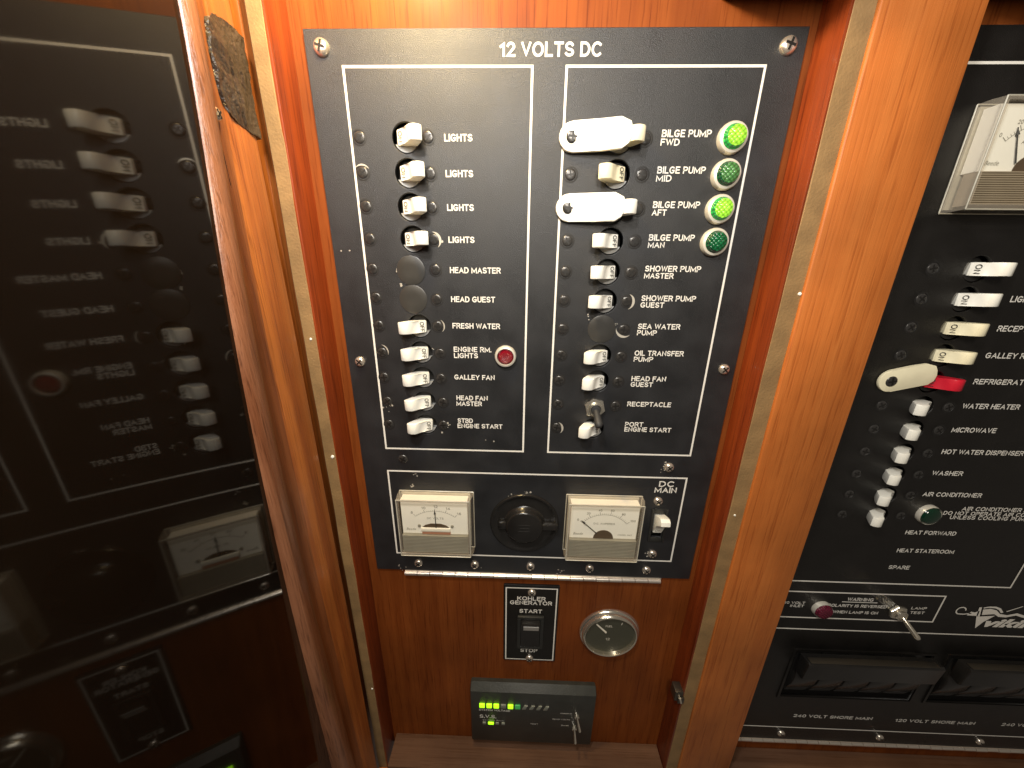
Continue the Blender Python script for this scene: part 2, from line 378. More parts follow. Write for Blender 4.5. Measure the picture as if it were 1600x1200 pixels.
def text(txt, parent, org, X, Y, w, h, h0=0.0, mat=None, bold=.022, shear=0, rot=0, name='lettering'):
    return put(name, text_mesh(txt, w, h, mat or M['ink'], bold, .010, shear, rot), parent, rel((X, Y, h0), org))
def plate_with_holes(name, X0, X1, Y0, Y1, thick, holes, mat, rects=(), n=32):
    cu = bpy.data.curves.new(name, 'CURVE'); cu.dimensions = '2D'; cu.fill_mode = 'BOTH'; cu.extrude = thick/2*S; cu.bevel_depth = .018*S; cu.bevel_resolution = 1
    def poly(pts):
        sp = cu.splines.new('POLY'); sp.points.add(len(pts)-1); sp.use_cyclic_u = True
        for i, (a, b_) in enumerate(pts): sp.points[i].co = (a*S, -b_*S, 0, 1)
    poly([(X0, Y0), (X1, Y0), (X1, Y1), (X0, Y1)])
    for (a, b_, r_) in holes: poly([(a+r_*math.cos(-2*math.pi*i/n), b_+r_*math.sin(-2*math.pi*i/n)) for i in range(n)])
    for (a0, a1, b0, b1) in rects: poly([(a0, b0), (a0, b1), (a1, b1), (a1, b0)])
    me = curve_mesh(name, cu, mat)
    for q in me.vertices:
        x, y, z = q.co; q.co = (x, -(z - thick/2*S - .018*S), y)   # front face lies on h = 0 ...
        q.co.y = -(z - thick/2*S - .018*S)
    me.update()
    bmm = bmesh.new(); bmm.from_mesh(me); bmesh.ops.remove_doubles(bmm, verts=bmm.verts[:], dist=1e-7); bmesh.ops.recalc_face_normals(bmm, faces=bmm.faces[:]); bmm.to_mesh(me); bmm.free()
    return me
def line_mesh(pts, w=.07, closed=True, th=.008):
    """printed rule along a polyline (axis-aligned), one flat mesh"""
    p = PB(); n = len(pts)
    for i in range(n if closed else n-1):
        a, b_ = pts[i], pts[(i+1) % n]
        if abs(a[1]-b_[1]) < 1e-6:
            x0, x1 = sorted((a[0], b_[0])); q = [(x0-w/2, a[1]-w/2), (x1+w/2, a[1]-w/2), (x1+w/2, a[1]+w/2), (x0-w/2, a[1]+w/2)]
        else:
            y0, y1 = sorted((a[1], b_[1])); q = [(a[0]-w/2, y0+w/2), (a[0]+w/2, y0+w/2), (a[0]+w/2, y1-w/2), (a[0]-w/2, y1-w/2)]
        vs = [p.v(x, y, th) for x, y in q]
        f_ = p.face(vs)
    me = p.mesh('border_line', M['ink'], smooth=False)
    bmm = bmesh.new(); bmm.from_mesh(me)
    for f_ in bmm.faces:
        if f_.normal.y > 0: f_.normal_flip()
    bmm.to_mesh(me); bmm.free(); return me

# ---- shared small meshes
def screw_mesh(name, r_, h_, mat, cross=.62, n=24, rot=0.3):
    p = PB()
    p.lathe([(r_*1.0, -.02), (r_, h_*.15), (r_*.93, h_*.5), (r_*.75, h_*.82), (r_*.5, h_*.97), (0, h_)], n=n, mi=0)
    w = r_*.13; L_ = r_*cross; c, s_ = math.cos(rot), math.sin(rot)
    def R2(x, y): return (x*c-y*s_, x*s_+y*c)
    for k_ in (0, 1):
        q = [(-L_, -w), (L_, -w), (L_, w), (-L_, w)]
        if k_: q = [(y, x) for x, y in q]
        q = [R2(*z) for z in q]
        p.prism(q, h_*.6, max(h_*1.035, h_+.004) + .002*k_, axis='h', mi=1)
    return p.mesh(name, [mat, M['recess']])
ME = {}
ME['screw'] = screw_mesh('panel_screw', .24, .15, M['screw'])
ME['screw_s'] = screw_mesh('small_screw', .20, .13, M['screw'], rot=.8)
ME['bscrews'] = [screw_mesh('breaker_screw', .18, .030, M['bscrew'], rot=a, cross=.7) for a in (.1, .55, .9, 1.3)]
def ring_mesh():
    p = PB(); p.lathe([(.245, .006), (.2, .010), (.19, -.01)], n=24, cap=False); return p.mesh('screw_hole', M['hole'])
ME['ring'] = ring_mesh()
LEV0 = [(-.27, -.02), (-.24, .05), (.00, .16), (.10, .26), (.22, .50), (.32, .60), (.46, .62), (.60, .56), (.66, .46), (.60, .30), (.42, .02), (.30, -.25), (-.20, -.25)]
LEV = [(x, h*.86) for x, h in LEV0]
def lever_mesh(side, mat, w=.215):
    p = PB(); p.prism([(x*side, h) for x, h in LEV], -w, w, axis='Y', bev=.03); return p.mesh('lever', mat)
for nm, mt in (('new', 'lever'), ('old', 'lever_old'), ('red', 'lever_red')):
    for sd in (1, -1): ME['lever', nm, sd] = lever_mesh(sd, M[mt])
def body_mesh():
    p = PB()
    p.box(-.43, .43, -.43, .43, -.75, -.34, .04)                      # dark breaker case behind the opening
    # pale rounded collar pieces seen under and over the lever
    seg = [(math.cos(a)*.40, math.sin(a)*.40) for a in [math.radians(x) for x in range(25, 156, 13)]]
    p.prism(seg, -.34, -.05, axis='h', mi=1)
    seg2 = [(math.cos(a)*.40, math.sin(a)*.40) for a in [math.radians(x) for x in range(-150, -29, 13)]]
    p.prism(seg2, -.34, -.22, axis='h', mi=0)
    return p.mesh('breaker_body', [M['hole'], M['body']])
ME['body'] = body_mesh()
ME['body_dark'] = ME['body'].copy(); ME['body_dark'].materials[1] = M['hole']
def sloped_text(txt, side, w=.34, hh=.17):
    # lettering printed on the lever's sloping label face
    base = text_mesh(txt, w, hh, M['ink2'], .0, 0, 0, 90)
    me = base.copy()
    for q in me.vertices:
        x = q.co.x/S; Y = -q.co.z/S
        xl = -.205 + x; slope = (.16-.05)/.24
        hl = .05 + (xl+.24)*slope + .010
        q.co = (xl*side*S if side > 0 else -xl*S, -hl*S, -(Y-w/2)*S)
    if side < 0:   # keep the letters unmirrored
        xs = [q.co.x for q in me.vertices]; c = (min(xs)+max(xs))/2
        for q in me.vertices:
            nx = 2*c-q.co.x; xl = -nx/S
            q.co.x = nx; q.co.y = -(.05+(xl+.24)*(.16-.05)/.24+.010)*S
    me.update(); return me
ME['on'] = sloped_text('ON', 1, .30, .15); ME['off'] = sloped_text('OFF', -1, .36, .14)

def screw(parent, org, X, Y, h=0, kind='screw', **k): return put('screw', ME[kind], parent, rel((X, Y, h), org), **k)
def bscrew(parent, org, X, Y):
    s_ = put('screw', random.choice(ME['bscrews']), parent, rel((X+random.uniform(-.02, .02), Y+random.uniform(-.02, .02), 0), org))
    s_.rotation_euler = (0, random.uniform(0, 1.5), 0)
    put('screw_hole', ME['ring'], s_); return s_
def breaker(parent, org, X, Y, side, style='new', label=None, body='body'):
    jx = random.uniform(-.015, .015)
    b_ = put('breaker_switch', ME[body], parent, rel((X, Y, 0), org), label=label)
    l_ = put('lever', ME['lever', style, side], b_, (jx, 0, 0)); l_.rotation_euler = (0, random.uniform(-.03, .03), random.uniform(-.05, .05))
    t_ = put('lettering', ME['on'] if side > 0 else ME['off'], b_, (jx, 0, .004)); t_.rotation_euler = l_.rotation_euler
    return b_
def indicator(parent, org, X, Y, face, skirt, r_=.33, bez=.45, hh=.34, label=None, n=32):
    p = PB(); p.lathe([(bez, 0), (bez*1.0, .10), (bez*.93, .17), (r_*1.06, .19), (r_*1.02, .12)], n=n, cap=False)
    b_ = put('indicator_lamp', p.mesh('lamp_bezel', M['bezel']), parent, rel((X, Y, 0), org), label=label)
    p = PB(); p.lathe([(r_*1.08, .05), (r_*1.05, hh*.55), (r_*.85, hh)], n=n, cap=False)
    put('lens_skirt', p.mesh('lens_skirt', M[skirt]), b_)
    p = PB(); p.lathe([(r_*.85, hh+.001), (r_*.75, hh+.02), (r_*.4, hh+.04), (0, hh+.045)], n=n, cap=False)
    put('lens', p.mesh('lens', M[face]), b_)
    return b_

# ================================================================== THE CABINET
BK = -.13          # face of the back boards; faceplates are screwed on to it
c0 = (6.0, 32.0, 0)
cab = empty('wooden_cabinet', c0, 'varnished wooden electrical cabinet with tan plywood edges and orange post between the black switch panels', 'cabinet')
def cpart(name, p, mat, at=(0, 0, 0), **k):
    return put(name, p.mesh(name, mat), cab, rel(at, c0), **k)
def board(X0, X1, cut):
    me = plate_with_holes('back_board', X0, X1, -9, 31, .5, [], M['back'], rects=[cut])
    put('back_board', me, cab, rel((0, 0, BK), c0))
board(-1.80, 13.70, (-.55, 12.6, -2.0, 16.9))
board(14.42, 40, (18.2, 38.0, -2.0, 28.2))
EDL = [(-1.80, -9), (-1.80, 31.0)]
p = PB(); p.box(-1.87, -1.79, -9, 32.5, BK-1, .985, .01); cpart('side_board', p, M['side'])
p = PB(); p.box(13.70, 13.78, -9, 32.5, BK-1, .985, .01); cpart('side_board', p, M['side'])
# plywood carcass edges, slightly wavy where they were sawn by hand
def wavy(x0, x1, seed, amp=.022):
    from mathutils import noise
    p = PB(); ys = [-9+i*.35 for i in range(119)]
    rows = []
    for y in ys:
        a = x0+amp*noise.noise((y*.35, seed, 0))*2; b_ = x1+amp*noise.noise((y*.5, seed, 9))*2+.012*noise.noise((y*3, seed, 3))
        rows.append([p.v(a, y, .2), p.v(a, y, .96), p.v(a+.04, y, 1.0), p.v(b_-.04, y, 1.0), p.v(b_, y, .96), p.v(b_, y, .2)])
    for r0, r1 in zip(rows, rows[1:]):
        for i in range(5): p.face([r0[i], r0[i+1], r1[i+1], r1[i]])
    return p
cpart('plywood_edge', wavy(-2.33, -1.84, 3), M['edge'])
cpart('plywood_edge', wavy(13.75, 14.40, 5), M['edge'])
# post (face-frame stile) between the two bays
p = PB(); p.box(14.36, 17.07, -9, 34, -.1, 1.10, .06, seg=3); cpart('post', p, M['post'])
# frame post behind the open door at the left
p = PB(); p.box(-6.5, -2.62, -9, 34, -.6, .78, .05); cpart('post', p, M['stile'])
# shelf at the foot of the bays
p = PB(); p.box(-1.62, 13.69, 30.15, 30.9, BK, 1.35, .05); cpart('shelf', p, M['shelf'])
p = PB(); p.box(17.08, 40, 30.05, 30.9, BK, 1.35, .05); cpart('shelf', p, M['shelf'])
p = PB(); p.box(-2.3, 14.3, 31.0, 36, 1.0, 1.3, .05); cpart('bottom_rail', p, M['post'])
p = PB(); p.box(17.1, 40, -7.0, -3.35, BK, 3.0, .1); cpart('shading_rail', p, M['side'])  # unseen piece, dropped and deepened to shade the wood above the right panel
# dark sheet added behind the openings to block world light
p = PB(); p.box(-3, 41, -10, 33, -2.2, -2.0); cpart('dark_backing', p, M['hole'])
p = PB(); p.box(10.8, 14.36, -8, -3.4, BK, 2.6, .1); cpart('shade_block', p, M['side'])  # unseen block added to shade the top right corner
# small strike plate low on the right edge
def catch():
    c_ = PB(); c_.box(-.32, .22, -.55, .30, -.55, .12, .05); c_.box(-.12, .30, -.1, .42, .0, .22, .05)
    k_ = put('door_catch', c_.mesh('door_catch', M['dark_metal']), cab, rel((13.55, 24.1, .95), c0))
    k_.scale = (.75, .75, .75)
    q = PB(); q.rod((-.02, -.12, .2), (.08, .22, .26), .07, .07, dome=True); put('roller', q.mesh('roller', M['chrome']), k_)
catch()

for (X, Y, r_) in ((-1.98, 11.0, .07), (-2.05, 6.35, .045), (14.3, 4.6, .06), (14.02, 13.2, .045), (-1.95, 24.4, .05)):
    q = PB(); q.lathe([(r_, 0), (r_*.8, r_*.5), (0, r_*.7)], n=9, cap=False); cpart('paint_drop', q, M['lever'], at=(X, Y, 1.0))
# ================================================================== OPEN DOOR WITH SMOKED ACRYLIC
ANG = math.radians(180-12.722-0)
door = empty('cabinet_door', (-2.054, 32.0, 1.0), 'open cabinet door, worn wooden stile and smoked acrylic pane mirroring the switch panel', 'door')
ux, uy = -.21068, .97756
door.rotation_euler = (-.01423, 0, math.atan2(uy, ux))
def dpart(name, p, mat, parent=None, at=(0, 0, 0), **k):
    # door frame: local X = -u (u runs from the hinge towards the viewer), Y down from the door's foot, h = proud of the pane
    return put(name, p.mesh(name, mat), parent or door, at, **k)
def du(u, Y, w): return (-u, Y-32.0, w)
p = PB(); rows = []      # the thin acrylic sheet is slightly warped
for j in range(61):
    Y = -10+j*.75; row = []
    for i in range(46):
        u = 2.3+i*.34; a = u-5.4; b_ = Y-8.0
        row.append(p.v(-u, Y-32, .5*.0021751*a*a+.0040081*a*b_-.5*.0022838*b_*b_))
    rows.append(row)
for r0, r1 in zip(rows, rows[1:]):
    for i in range(45): p.face([r0[i], r0[i+1], r1[i+1], r1[i]])
back = [[p.v(v_.co.x/S, -v_.co.z/S, -v_.co.y/S-.2) for v_ in (r_[0], r_[-1])] for r_ in (rows[0], rows[-1])]
p.face([back[0][0], back[0][1], back[1][1], back[1][0]])
dpart('pane', p, M['smoked'])
# stile: moulded profile (u, w) lofted down the door; the old moulding bows a little
prof = [(.02, -.6), (.02, -.10), (.42, -.09), (.45, .06), (.50, .10), (1.92, .10), (2.0, .05), (2.5, .04), (2.58, .10), (2.68, .17), (2.82, .21), (2.98, .20), (3.10, .14), (3.17, .04), (3.18, -.02), (3.18, -.6)]
BOW = [(-10, -1.0), (-1, -.56), (0, -.42), (1.5, -.12), (3.5, .26), (6, .62), (9, .80), (12.5, .96), (16, .93), (24, .58), (35, .3)]
def bow(Y):
    for (y0, b0), (y1, b1) in zip(BOW, BOW[1:]):
        if y0 <= Y <= y1: return b0+(b1-b0)*(Y-y0)/(y1-y0)
    return .3
p = PB(); rows = []
for i in range(90):
    Y = -9.5+i*.5; b_ = sum(bow(min(34.9, max(-9.9, Y+d*.5))) for d in range(-6, 7))/13
    e_ = max(0, (Y-6)*.024)
    rows.append([p.v(-(u+b_*max(0, (u-.9)/2.28)+(e_ if u < .6 else 0)), Y-32, w) for u, w in prof])
for r0, r1 in zip(rows, rows[1:]):
    for k_ in range(len(prof)-1): p.face([r0[k_], r0[k_+1], r1[k_+1], r1[k_]], 2 if k_ >= 8 else (1 if k_ in (0, 1, 2, 6, 7) else 0))
dpart('stile', p, [M['stile'], M['groove'], M['bead']])
# dried adhesive patch with curled rim
rnd = random.Random(11)
out = [(1.83, -1.40), (1.56, -1.66), (1.16, -1.78), (.73, -1.88), (.16, -1.90), (.16, -1.45), (.20, -.77), (.24, -.14), (.28, .47), (.87, .49), (1.4, .47), (1.75, .42), (1.93, .07), (1.95, -.42), (1.93, -.92)]
def patch():
    from mathutils import noise
    p = PB(); pts = []
    for i, (a, b_) in enumerate(out):
        a2, b2 = out[(i+1) % len(out)]
        for t in (0, .2, .4, .6, .8): pts.append((a+(a2-a)*t+rnd.uniform(-.016, .016), b_+(b2-b_)*t+rnd.uniform(-.016, .016)))
    cx = 1.05; cy = -.6
    prev = None
    def hgt(x, y, f_):
        n1 = noise.fractal((x*1.3, y*2.2, 4), 1.0, 2.0, 4); rid = abs(noise.noise((x*2.6, y*.9, 7)))
        return max(.113, .135+.05*n1-.045*max(0, .14-rid)*6*(f_ < .97))
    for f_ in (1.02, 1.0, .97, .93, .88, .82, .75, .68, .6, .52, .44, .36, .28, .2, .12, .05):
        ring = []
        for x, y in pts:
            X, Y = cx+(x-cx)*f_, cy+(y-cy)*f_
            ring.append(p.v(-X, Y-32, .02 if f_ > 1.01 else hgt(X, Y, f_)))
        if prev:
            for i in range(len(ring)): p.face([prev[i], prev[(i+1) % len(ring)], ring[(i+1) % len(ring)], ring[i]])
        prev = ring
    p.face(prev); return p
dpart('adhesive_patch', patch(), M['patch'])
s_ = put('screw', ME['screw_s'], door, du(2.33, .60, .03)); s_.scale = (.8, 1, .8)

# ================================================================== 12 VOLTS DC PANEL
o1 = (6.04, 17.62, 0)
dc = empty('switch_panel', o1, 'black 12 VOLTS DC switch panel with two breaker columns, green lamps and two meters', 'switch panel', None)
HL, HR = 1.51, 8.29
leftrows = ['on']*4 + ['blank']*2 + ['off']*5
rightrows = ['guard', 'off', 'guard', 'off', 'off', 'off', 'blank', 'off', 'off', 'toggle', 'off']
holes = []
for k, t in enumerate(leftrows):
    if t != 'blank': holes.append((HL, k, .455))
for k, t in enumerate(rightrows):
    if t in ('guard', 'off'): holes.append((HR, k, .455))
pm = plate_with_holes('faceplate', -1.33, 13.40, -2.74, 17.60, .08, holes, M['plate'], rects=[(11.28, 11.78, 13.98, 15.28)])
put('faceplate', pm, dc, rel((0, 0, 0), o1))
def D(me, name, X=0, Y=0, h=0, **k): return put(name, me, dc, rel((X, Y, h), o1), **k)
D(line_mesh([(-.25, -1.835), (5.49, -1.835), (5.49, 11.12), (-.25, 11.12)]), 'border_line')
D(line_mesh([(6.52, -1.835), (12.36, -1.835), (12.36, 11.12), (6.52, 11.12)]), 'border_line')
D(line_mesh([(-.29, 12.2), (12.40, 12.2), (12.40, 16.6), (-.29, 16.6)]), 'border_line')
def T(t, X, Y, w, h=.205, **k): return text(t, dc, o1, X, Y, w, h, **k)
T('12 VOLTS DC', 4.51, -2.42, 3.02, .36, bold=.03)
for k in range(4): T('LIGHTS', 2.745, k-.105, .90)
T('HEAD MASTER', 2.75, 3.89, 1.80); T('HEAD GUEST', 2.75, 4.89, 1.60); T('FRESH WATER', 2.76, 5.85, 1.77)
T('ENGINE RM.', 2.77, 6.74, 1.43, .2); T('LIGHTS', 2.77, 6.98, .92, .2)
T('GALLEY FAN', 2.75, 7.84, 1.57, .2)
T('HEAD FAN', 2.80, 8.70, 1.24, .2); T('MASTER', 2.79, 8.94, 1.02, .2)
T('STBD', 2.81, 9.68, .62, .2); T('ENGINE START', 2.80, 9.91, 1.83, .2)
for k, (a, b_, wa, wb) in enumerate([('BILGE PUMP', 'FWD', 1.53, .59), ('BILGE PUMP', 'MID', 1.53, .49), ('BILGE PUMP', 'AFT', 1.53, .48), ('BILGE PUMP', 'MAN', 1.53, .56),
        ('SHOWER PUMP', 'MASTER', 1.92, 1.02), ('SHOWER PUMP', 'GUEST', 1.92, .84), ('SEA WATER', 'PUMP', 1.53, .72), ('OIL TRANSFER', 'PUMP', 1.82, .72), ('HEAD FAN', 'GUEST', 1.31, .85)]):
    T(a, 9.58, k-.235, wa, .2); T(b_, 9.575, k-.0+.005, wb, .19)
T('RECEPTACLE', 9.54, 8.81, 1.70, .2)
T('PORT', 9.55, 9.68, .72, .2); T('ENGINE START', 9.55, 9.90, 1.86, .2)
T('DC', 11.29, 12.36, .64, .28, bold=.035); T('MAIN', 11.14, 12.66, .93, .28, bold=.035)
# breakers, screws
for k, t in enumerate(leftrows):
    bscrew(dc, o1, 0, k); bscrew(dc, o1, 2.23, k)
    if t != 'blank': breaker(dc, o1, HL, k, 1 if t == 'on' else -1)
for k, t in enumerate(rightrows):
    if t not in ('guard', 'toggle'): bscrew(dc, o1, 6.83, k)
    if k < 9: bscrew(dc, o1, 9.09, k)
    if t == 'guard': breaker(dc, o1, HR, k, 1, 'old' if k == 0 else 'new', label='breaker held on by an ivory lock tab')
    if t == 'off': breaker(dc, o1, HR, k, -1, 'old' if k == 1 else 'new', label='yellowed breaker switched off' if k == 1 else None)
def blank(X, Y):
    p = PB(); p.lathe([(.51, .0), (.505, .012), (.48, .022), (.2, .028), (0, .03)], n=40, cap=False); D(p.mesh('blank_plug', M['blank']), 'blank_plug', X, Y)
blank(1.36, 4.03); blank(1.37, 5.02); blank(8.27, 5.99)
# lock tabs
def tab(parent, org, X, Y, rot, style, length=1.72, lift=.27):
    p = PB(); n = 14; pts = [(.42*math.cos(a), .42*math.sin(a)) for a in [math.pi/2+math.pi*i/n for i in range(n+1)]]
    pts += [(length*.5, -.43), (length-.30, -.43), (length-.02, -.28), (length+.03, -.1), (length+.03, .1), (length-.05, .30), (length-.24, .42), (length*.5, .42)]
    p.prism(pts, .02, .15, axis='h', bev=.03)
    for q_ in p.bm.verts: q_.co.y -= max(0, q_.co.x/S-.5)*lift*S
    t_ = put('lock_tab', p.mesh('lock_tab', M[style]), parent, rel((X, Y, 0), org)); t_.rotation_euler = (0, rot, 0)
    s_ = put('screw', ME['bscrews'][0], t_, (0, 0, .156)); s_.scale = (1.15, 1.6, 1.15)
    return t_
tab(dc, o1, 6.80, 0, -.02, 'lever'); tab(dc, o1, 6.80, 2.0, 0, 'lever')
# RECEPTACLE toggle
def toggle(parent, org, X, Y, nut, bat, d, rnut=.42, L_=.75, r0=.11, r1=.16):
    p = PB(); hexa = [(rnut*math.cos(math.radians(60*i+15)), rnut*math.sin(math.radians(60*i+15))) for i in range(6)]
    p.prism(hexa, 0, .15, axis='h', bev=.03)
    p.lathe([(rnut*.62, .15), (rnut*.62, .30), (rnut*.5, .32), (rnut*.42, .24)], n=20, cap=False)
    t_ = put('toggle_switch', p.mesh('toggle_nut', M[nut]), parent, rel((X, Y, 0), org))
    q = PB(); q.lathe([(rnut*.48, .20), (rnut*.42, .31), (0, .36)], n=18, cap=False)
    q.rod((0, 0, .22), (d[0]*L_, d[1]*L_, .22+d[2]*L_), r0, r1, dome=True)
    put('bat_lever', q.mesh('bat_lever', M[bat]), t_)
    return t_
toggle(dc, o1, 8.27, 9.08, 'chrome', 'ink2', (.05, .55, .80), .42, .70)
bscrew(dc, o1, 9.09, 9.0); bscrew(dc, o1, 6.84, 9.0)
# lamps
indicator(dc, o1, 11.74, 0, 'lit', 'skirt', label='lit green lamp of bilge pump forward')
indicator(dc, o1, 11.74, 1, 'unlit', 'skirt2', label='unlit pale green lamp')
indicator(dc, o1, 11.74, 2, 'lit', 'skirt', label='lit green lamp of bilge pump aft')
indicator(dc, o1, 11.76, 3, 'unlit2', 'skirt2', label='unlit dark green lamp')
indicator(dc, o1, 4.74, 7.07, 'redl', 'redl', r_=.30, bez=.41, hh=.14, label='unlit red lamp')
# plate screws
for X, Y, kd in ((-.83, -2.29, 'screw'), (12.89, -2.30, 'screw'), (-.88, 7.39, 'screw_s'), (12.99, 7.43, 'screw_s'), (11.58, 11.69, 'screw_s')): screw(dc, o1, X, Y, 0, kd)
s_ = put('screw', ME['bscrews'][1], dc, rel((.42, 11.62, 0), o1)); s_.scale = (1.1, 1.6, 1.1)
for X in (.68, 3.35, 5.97, 8.73, 11.36): screw(dc, o1, X, 17.15, 0, 'screw_s')
for X, Y in ((11.36, 13.36), (11.50, 16.2)): screw(dc, o1, X, Y, 0, 'screw_s' if Y < 14 else 'screw_s')

# ---- panel meters
def arc_pts(cx, cy, r_, a0, a1, n=24): return [(cx+r_*math.cos(math.radians(a0+(a1-a0)*i/n)), cy+r_*math.sin(math.radians(a0+(a1-a0)*i/n))) for i in range(n+1)]
def strip(p, pts, w, h, mi=0):
    for (x0, y0), (x1, y1) in zip(pts, pts[1:]):
        d = Vector((x1-x0, y1-y0)); 
        if d.length < 1e-6: continue
        n_ = Vector((-d.y, d.x)).normalized()*w/2
        vs = [p.v(x0+n_.x, y0+n_.y, h), p.v(x1+n_.x, y1+n_.y, h), p.v(x1-n_.x, y1-n_.y, h), p.v(x0-n_.x, y0-n_.y, h)]
        p.face(vs)
def meter(parent, org, X, Y, kind, label, w=3.24, hh=2.95, H=.70):
    """clear acrylic cased moving-needle meter; origin = top-left corner of its base"""
    mt = empty_part('panel_meter', parent, rel((X, Y, 0), org), label)
    dh = .48; gr = 1.86; H = .68; k = .10; t = .09
    o_ = [(0, 0), (w, 0), (w, hh), (0, hh)]; f_ = [(k*.5, k*.3), (w-k, k*.3), (w-k, hh-k*.3), (k*.5, hh-k*.3)]
    i_ = [(f_[0][0]+t, f_[0][1]+t), (f_[1][0]-t, f_[1][1]+t), (f_[2][0]-t, f_[2][1]-t*1.6), (f_[3][0]+t, f_[3][1]-t*1.6)]
    p = PB()
    A = [p.v(x, y, 0) for x, y in o_]; Bm = [p.v(x, y, H*.5) for x, y in o_]; C_ = [p.v(x, y, H) for x, y in f_]; D_ = [p.v(x, y, H) for x, y in i_]; E_ = [p.v(x, y, H-.09) for x, y in i_]
    for r0, r1 in ((A, Bm), (Bm, C_), (C_, D_), (D_, E_)):
        for i in range(4): p.face([r0[i], r0[(i+1) % 4], r1[(i+1) % 4], r1[i]])
    put('case', p.mesh('case', M['clouded'], ang=20), mt)
    p = PB()
    for ring, z in ((o_, .03), (f_, H)):
        for (x0, y0), (x1, y1) in zip(ring, ring[1:]+ring[:1]): p.rod((x0, y0, z), (x1, y1, z), .022, .022, n=6)
    put('case_edge', p.mesh('case_edge', M['rim']), mt)
    p = PB(); p.box(i_[0][0]+.02, i_[1][0]-.02, i_[0][1]+.03, gr, .10, dh); dial = put('dial', p.mesh('dial', M['dial'], smooth=False), mt)
    p = PB(); x0, x1 = i_[0][0]+.01, i_[1][0]-.01
    n = 12 if kind != 'ac' else 15
    y1 = i_[2][1]; gh = H-.06
    pts = [(gr+.01, .2)]
    for i in range(n):
        a = gr+.01+(y1-gr)*i/n; b_ = gr+.01+(y1-gr)*(i+1)/n
        pts += [(a+.004, gh-.04), (a+(b_-a)*.3, gh), (a+(b_-a)*.72, gh)]
    pts += [(y1+.02, gh-.04), (y1+.02, .2)]
    p.prism(pts, x0, x1, axis='X'); put('grille', p.mesh('grille', M['grille_ac' if kind == 'ac' else 'grille'], ang=10), mt)
    p = PB(); a = [p.v(x, y, H-.012) for x, y in i_]; p.face(a)
    put('window', p.mesh('window', M['acrylic'], smooth=False), mt)
    cx = w/2; e = dh+.008
    p = PB()
    if kind == 'volt':
        cy = 2.0+.10; R0 = 1.42
        strip(p, arc_pts(cx, cy, R0, -127, -53), .014, e)
        for i in range(5):
            a = math.radians(-127+74*i/4); strip(p, [(cx+R0*math.cos(a), cy+R0*math.sin(a)), (cx+(R0+.13)*math.cos(a), cy+(R0+.13)*math.sin(a))], .018, e)
        for i in range(21):
            a = math.radians(-127+74*i/20); strip(p, [(cx+R0*math.cos(a), cy+R0*math.sin(a)), (cx+(R0+.05)*math.cos(a), cy+(R0+.05)*math.sin(a))], .010, e)
        nums = ['8', '10', '12', '14', '16']
        tt = 'DC VOLTS'; needle = ((cx+.02, 1.5), (cx, cy-1.50))
        for i, s_ in enumerate(nums):
            a = math.radians(-127+74*i/4); put('lettering', text_mesh(s_, .09*len(s_), .13, M['ink3'], .0), dial, (cx+(R0+.24)*math.cos(a)-.05, cy+(R0+.24)*math.sin(a)-.06, e-.01))
        put('lettering', text_mesh(tt, .72, .10, M['ink3'], -.003), dial, (cx-.36, 1.0, e-.01))
        q = PB(); q.prism([(cx-.60, 1.52), (cx-.45, 1.40), (cx-.2, 1.32), (cx+.2, 1.32), (cx+.45, 1.40), (cx+.60, 1.52)], e, e+.02, axis='h'); put('dial_window', q.mesh('dial_window', M['darkwin']), mt)
        q = PB(); q.box(cx-.64, cx+.64, 1.52, 1.72, dh, dh+.08, .03); put('pointer_stop', q.mesh('pointer_stop', M['lever']), mt)
        q = PB(); q.box(cx-.60, cx+.64, 1.725, 1.85, dh, dh+.06, .0); put('coil_strip', q.mesh('coil_strip', M['copper']), mt)
        q = PB(); q.lathe([(.07, dh), (.06, dh+.05), (0, dh+.06)], cx-.72, 1.45, n=12, cap=False); q.lathe([(.07, dh), (.06, dh+.05), (0, dh+.06)], cx+.72, 1.45, n=12, cap=False)
        put('dial_rivets', q.mesh('dial_rivets', M['ink3']), mt)
    else:
        cy = 1.86; R0 = 1.22
        strip(p, arc_pts(cx, cy, R0, -140, -40), .014, e)
        for i in range(26):
            a = math.radians(-140+100*i/25); L_ = .15 if i % 5 == 0 else .08; strip(p, [(cx+R0*math.cos(a), cy+R0*math.sin(a)), (cx+(R0+L_)*math.cos(a), cy+(R0+L_)*math.sin(a))], .018 if i % 5 == 0 else .011, e)
        nums = ['0', '20', '40', '60', '80', '100'] if kind == 'amp' else ['0', '20', '40', '60', '80', '100']
        for i, s_ in enumerate(nums):
            a = math.radians(-140+100*i/5); put('lettering', text_mesh(s_, .075*len(s_), .11, M['ink3'], .0), dial, (cx+(R0+.25)*math.cos(a)-.05, cy+(R0+.25)*math.sin(a)-.05, e-.01))
        put('lettering', text_mesh('D.C. AMPERES' if kind == 'amp' else 'A.C. AMPERES', .90, .09, M['ink3'], -.003), dial, (cx-.46, 1.05, e-.01))
        a = math.radians(-137)
        needle = ((cx-.30, cy-.28), (cx+R0*1.12*math.cos(a), cy+R0*1.12*math.sin(a)))
        if kind == 'ac': needle = ((cx-.45, cy-.2), (cx-.78, cy-1.12))
        q = PB(); q.prism(arc_pts(cx, 1.855, .43, -180, 0, 18), e, e+.02, axis='h'); put('dial_window', q.mesh('dial_window', M['darkwin']), mt)
        put('lettering', text_mesh('MODEL 842', .60, .07, M['ink3'], -.003), dial, (w-1.0, 1.62, e-.01))
    put('lettering', text_mesh('Beede', .42, .12, M['ink3'], .0, shear=.3), dial, (.32, 1.58, e-.01))
    q = p.mesh('scale', M['ink3'], smooth=False); put('scale', q, dial)
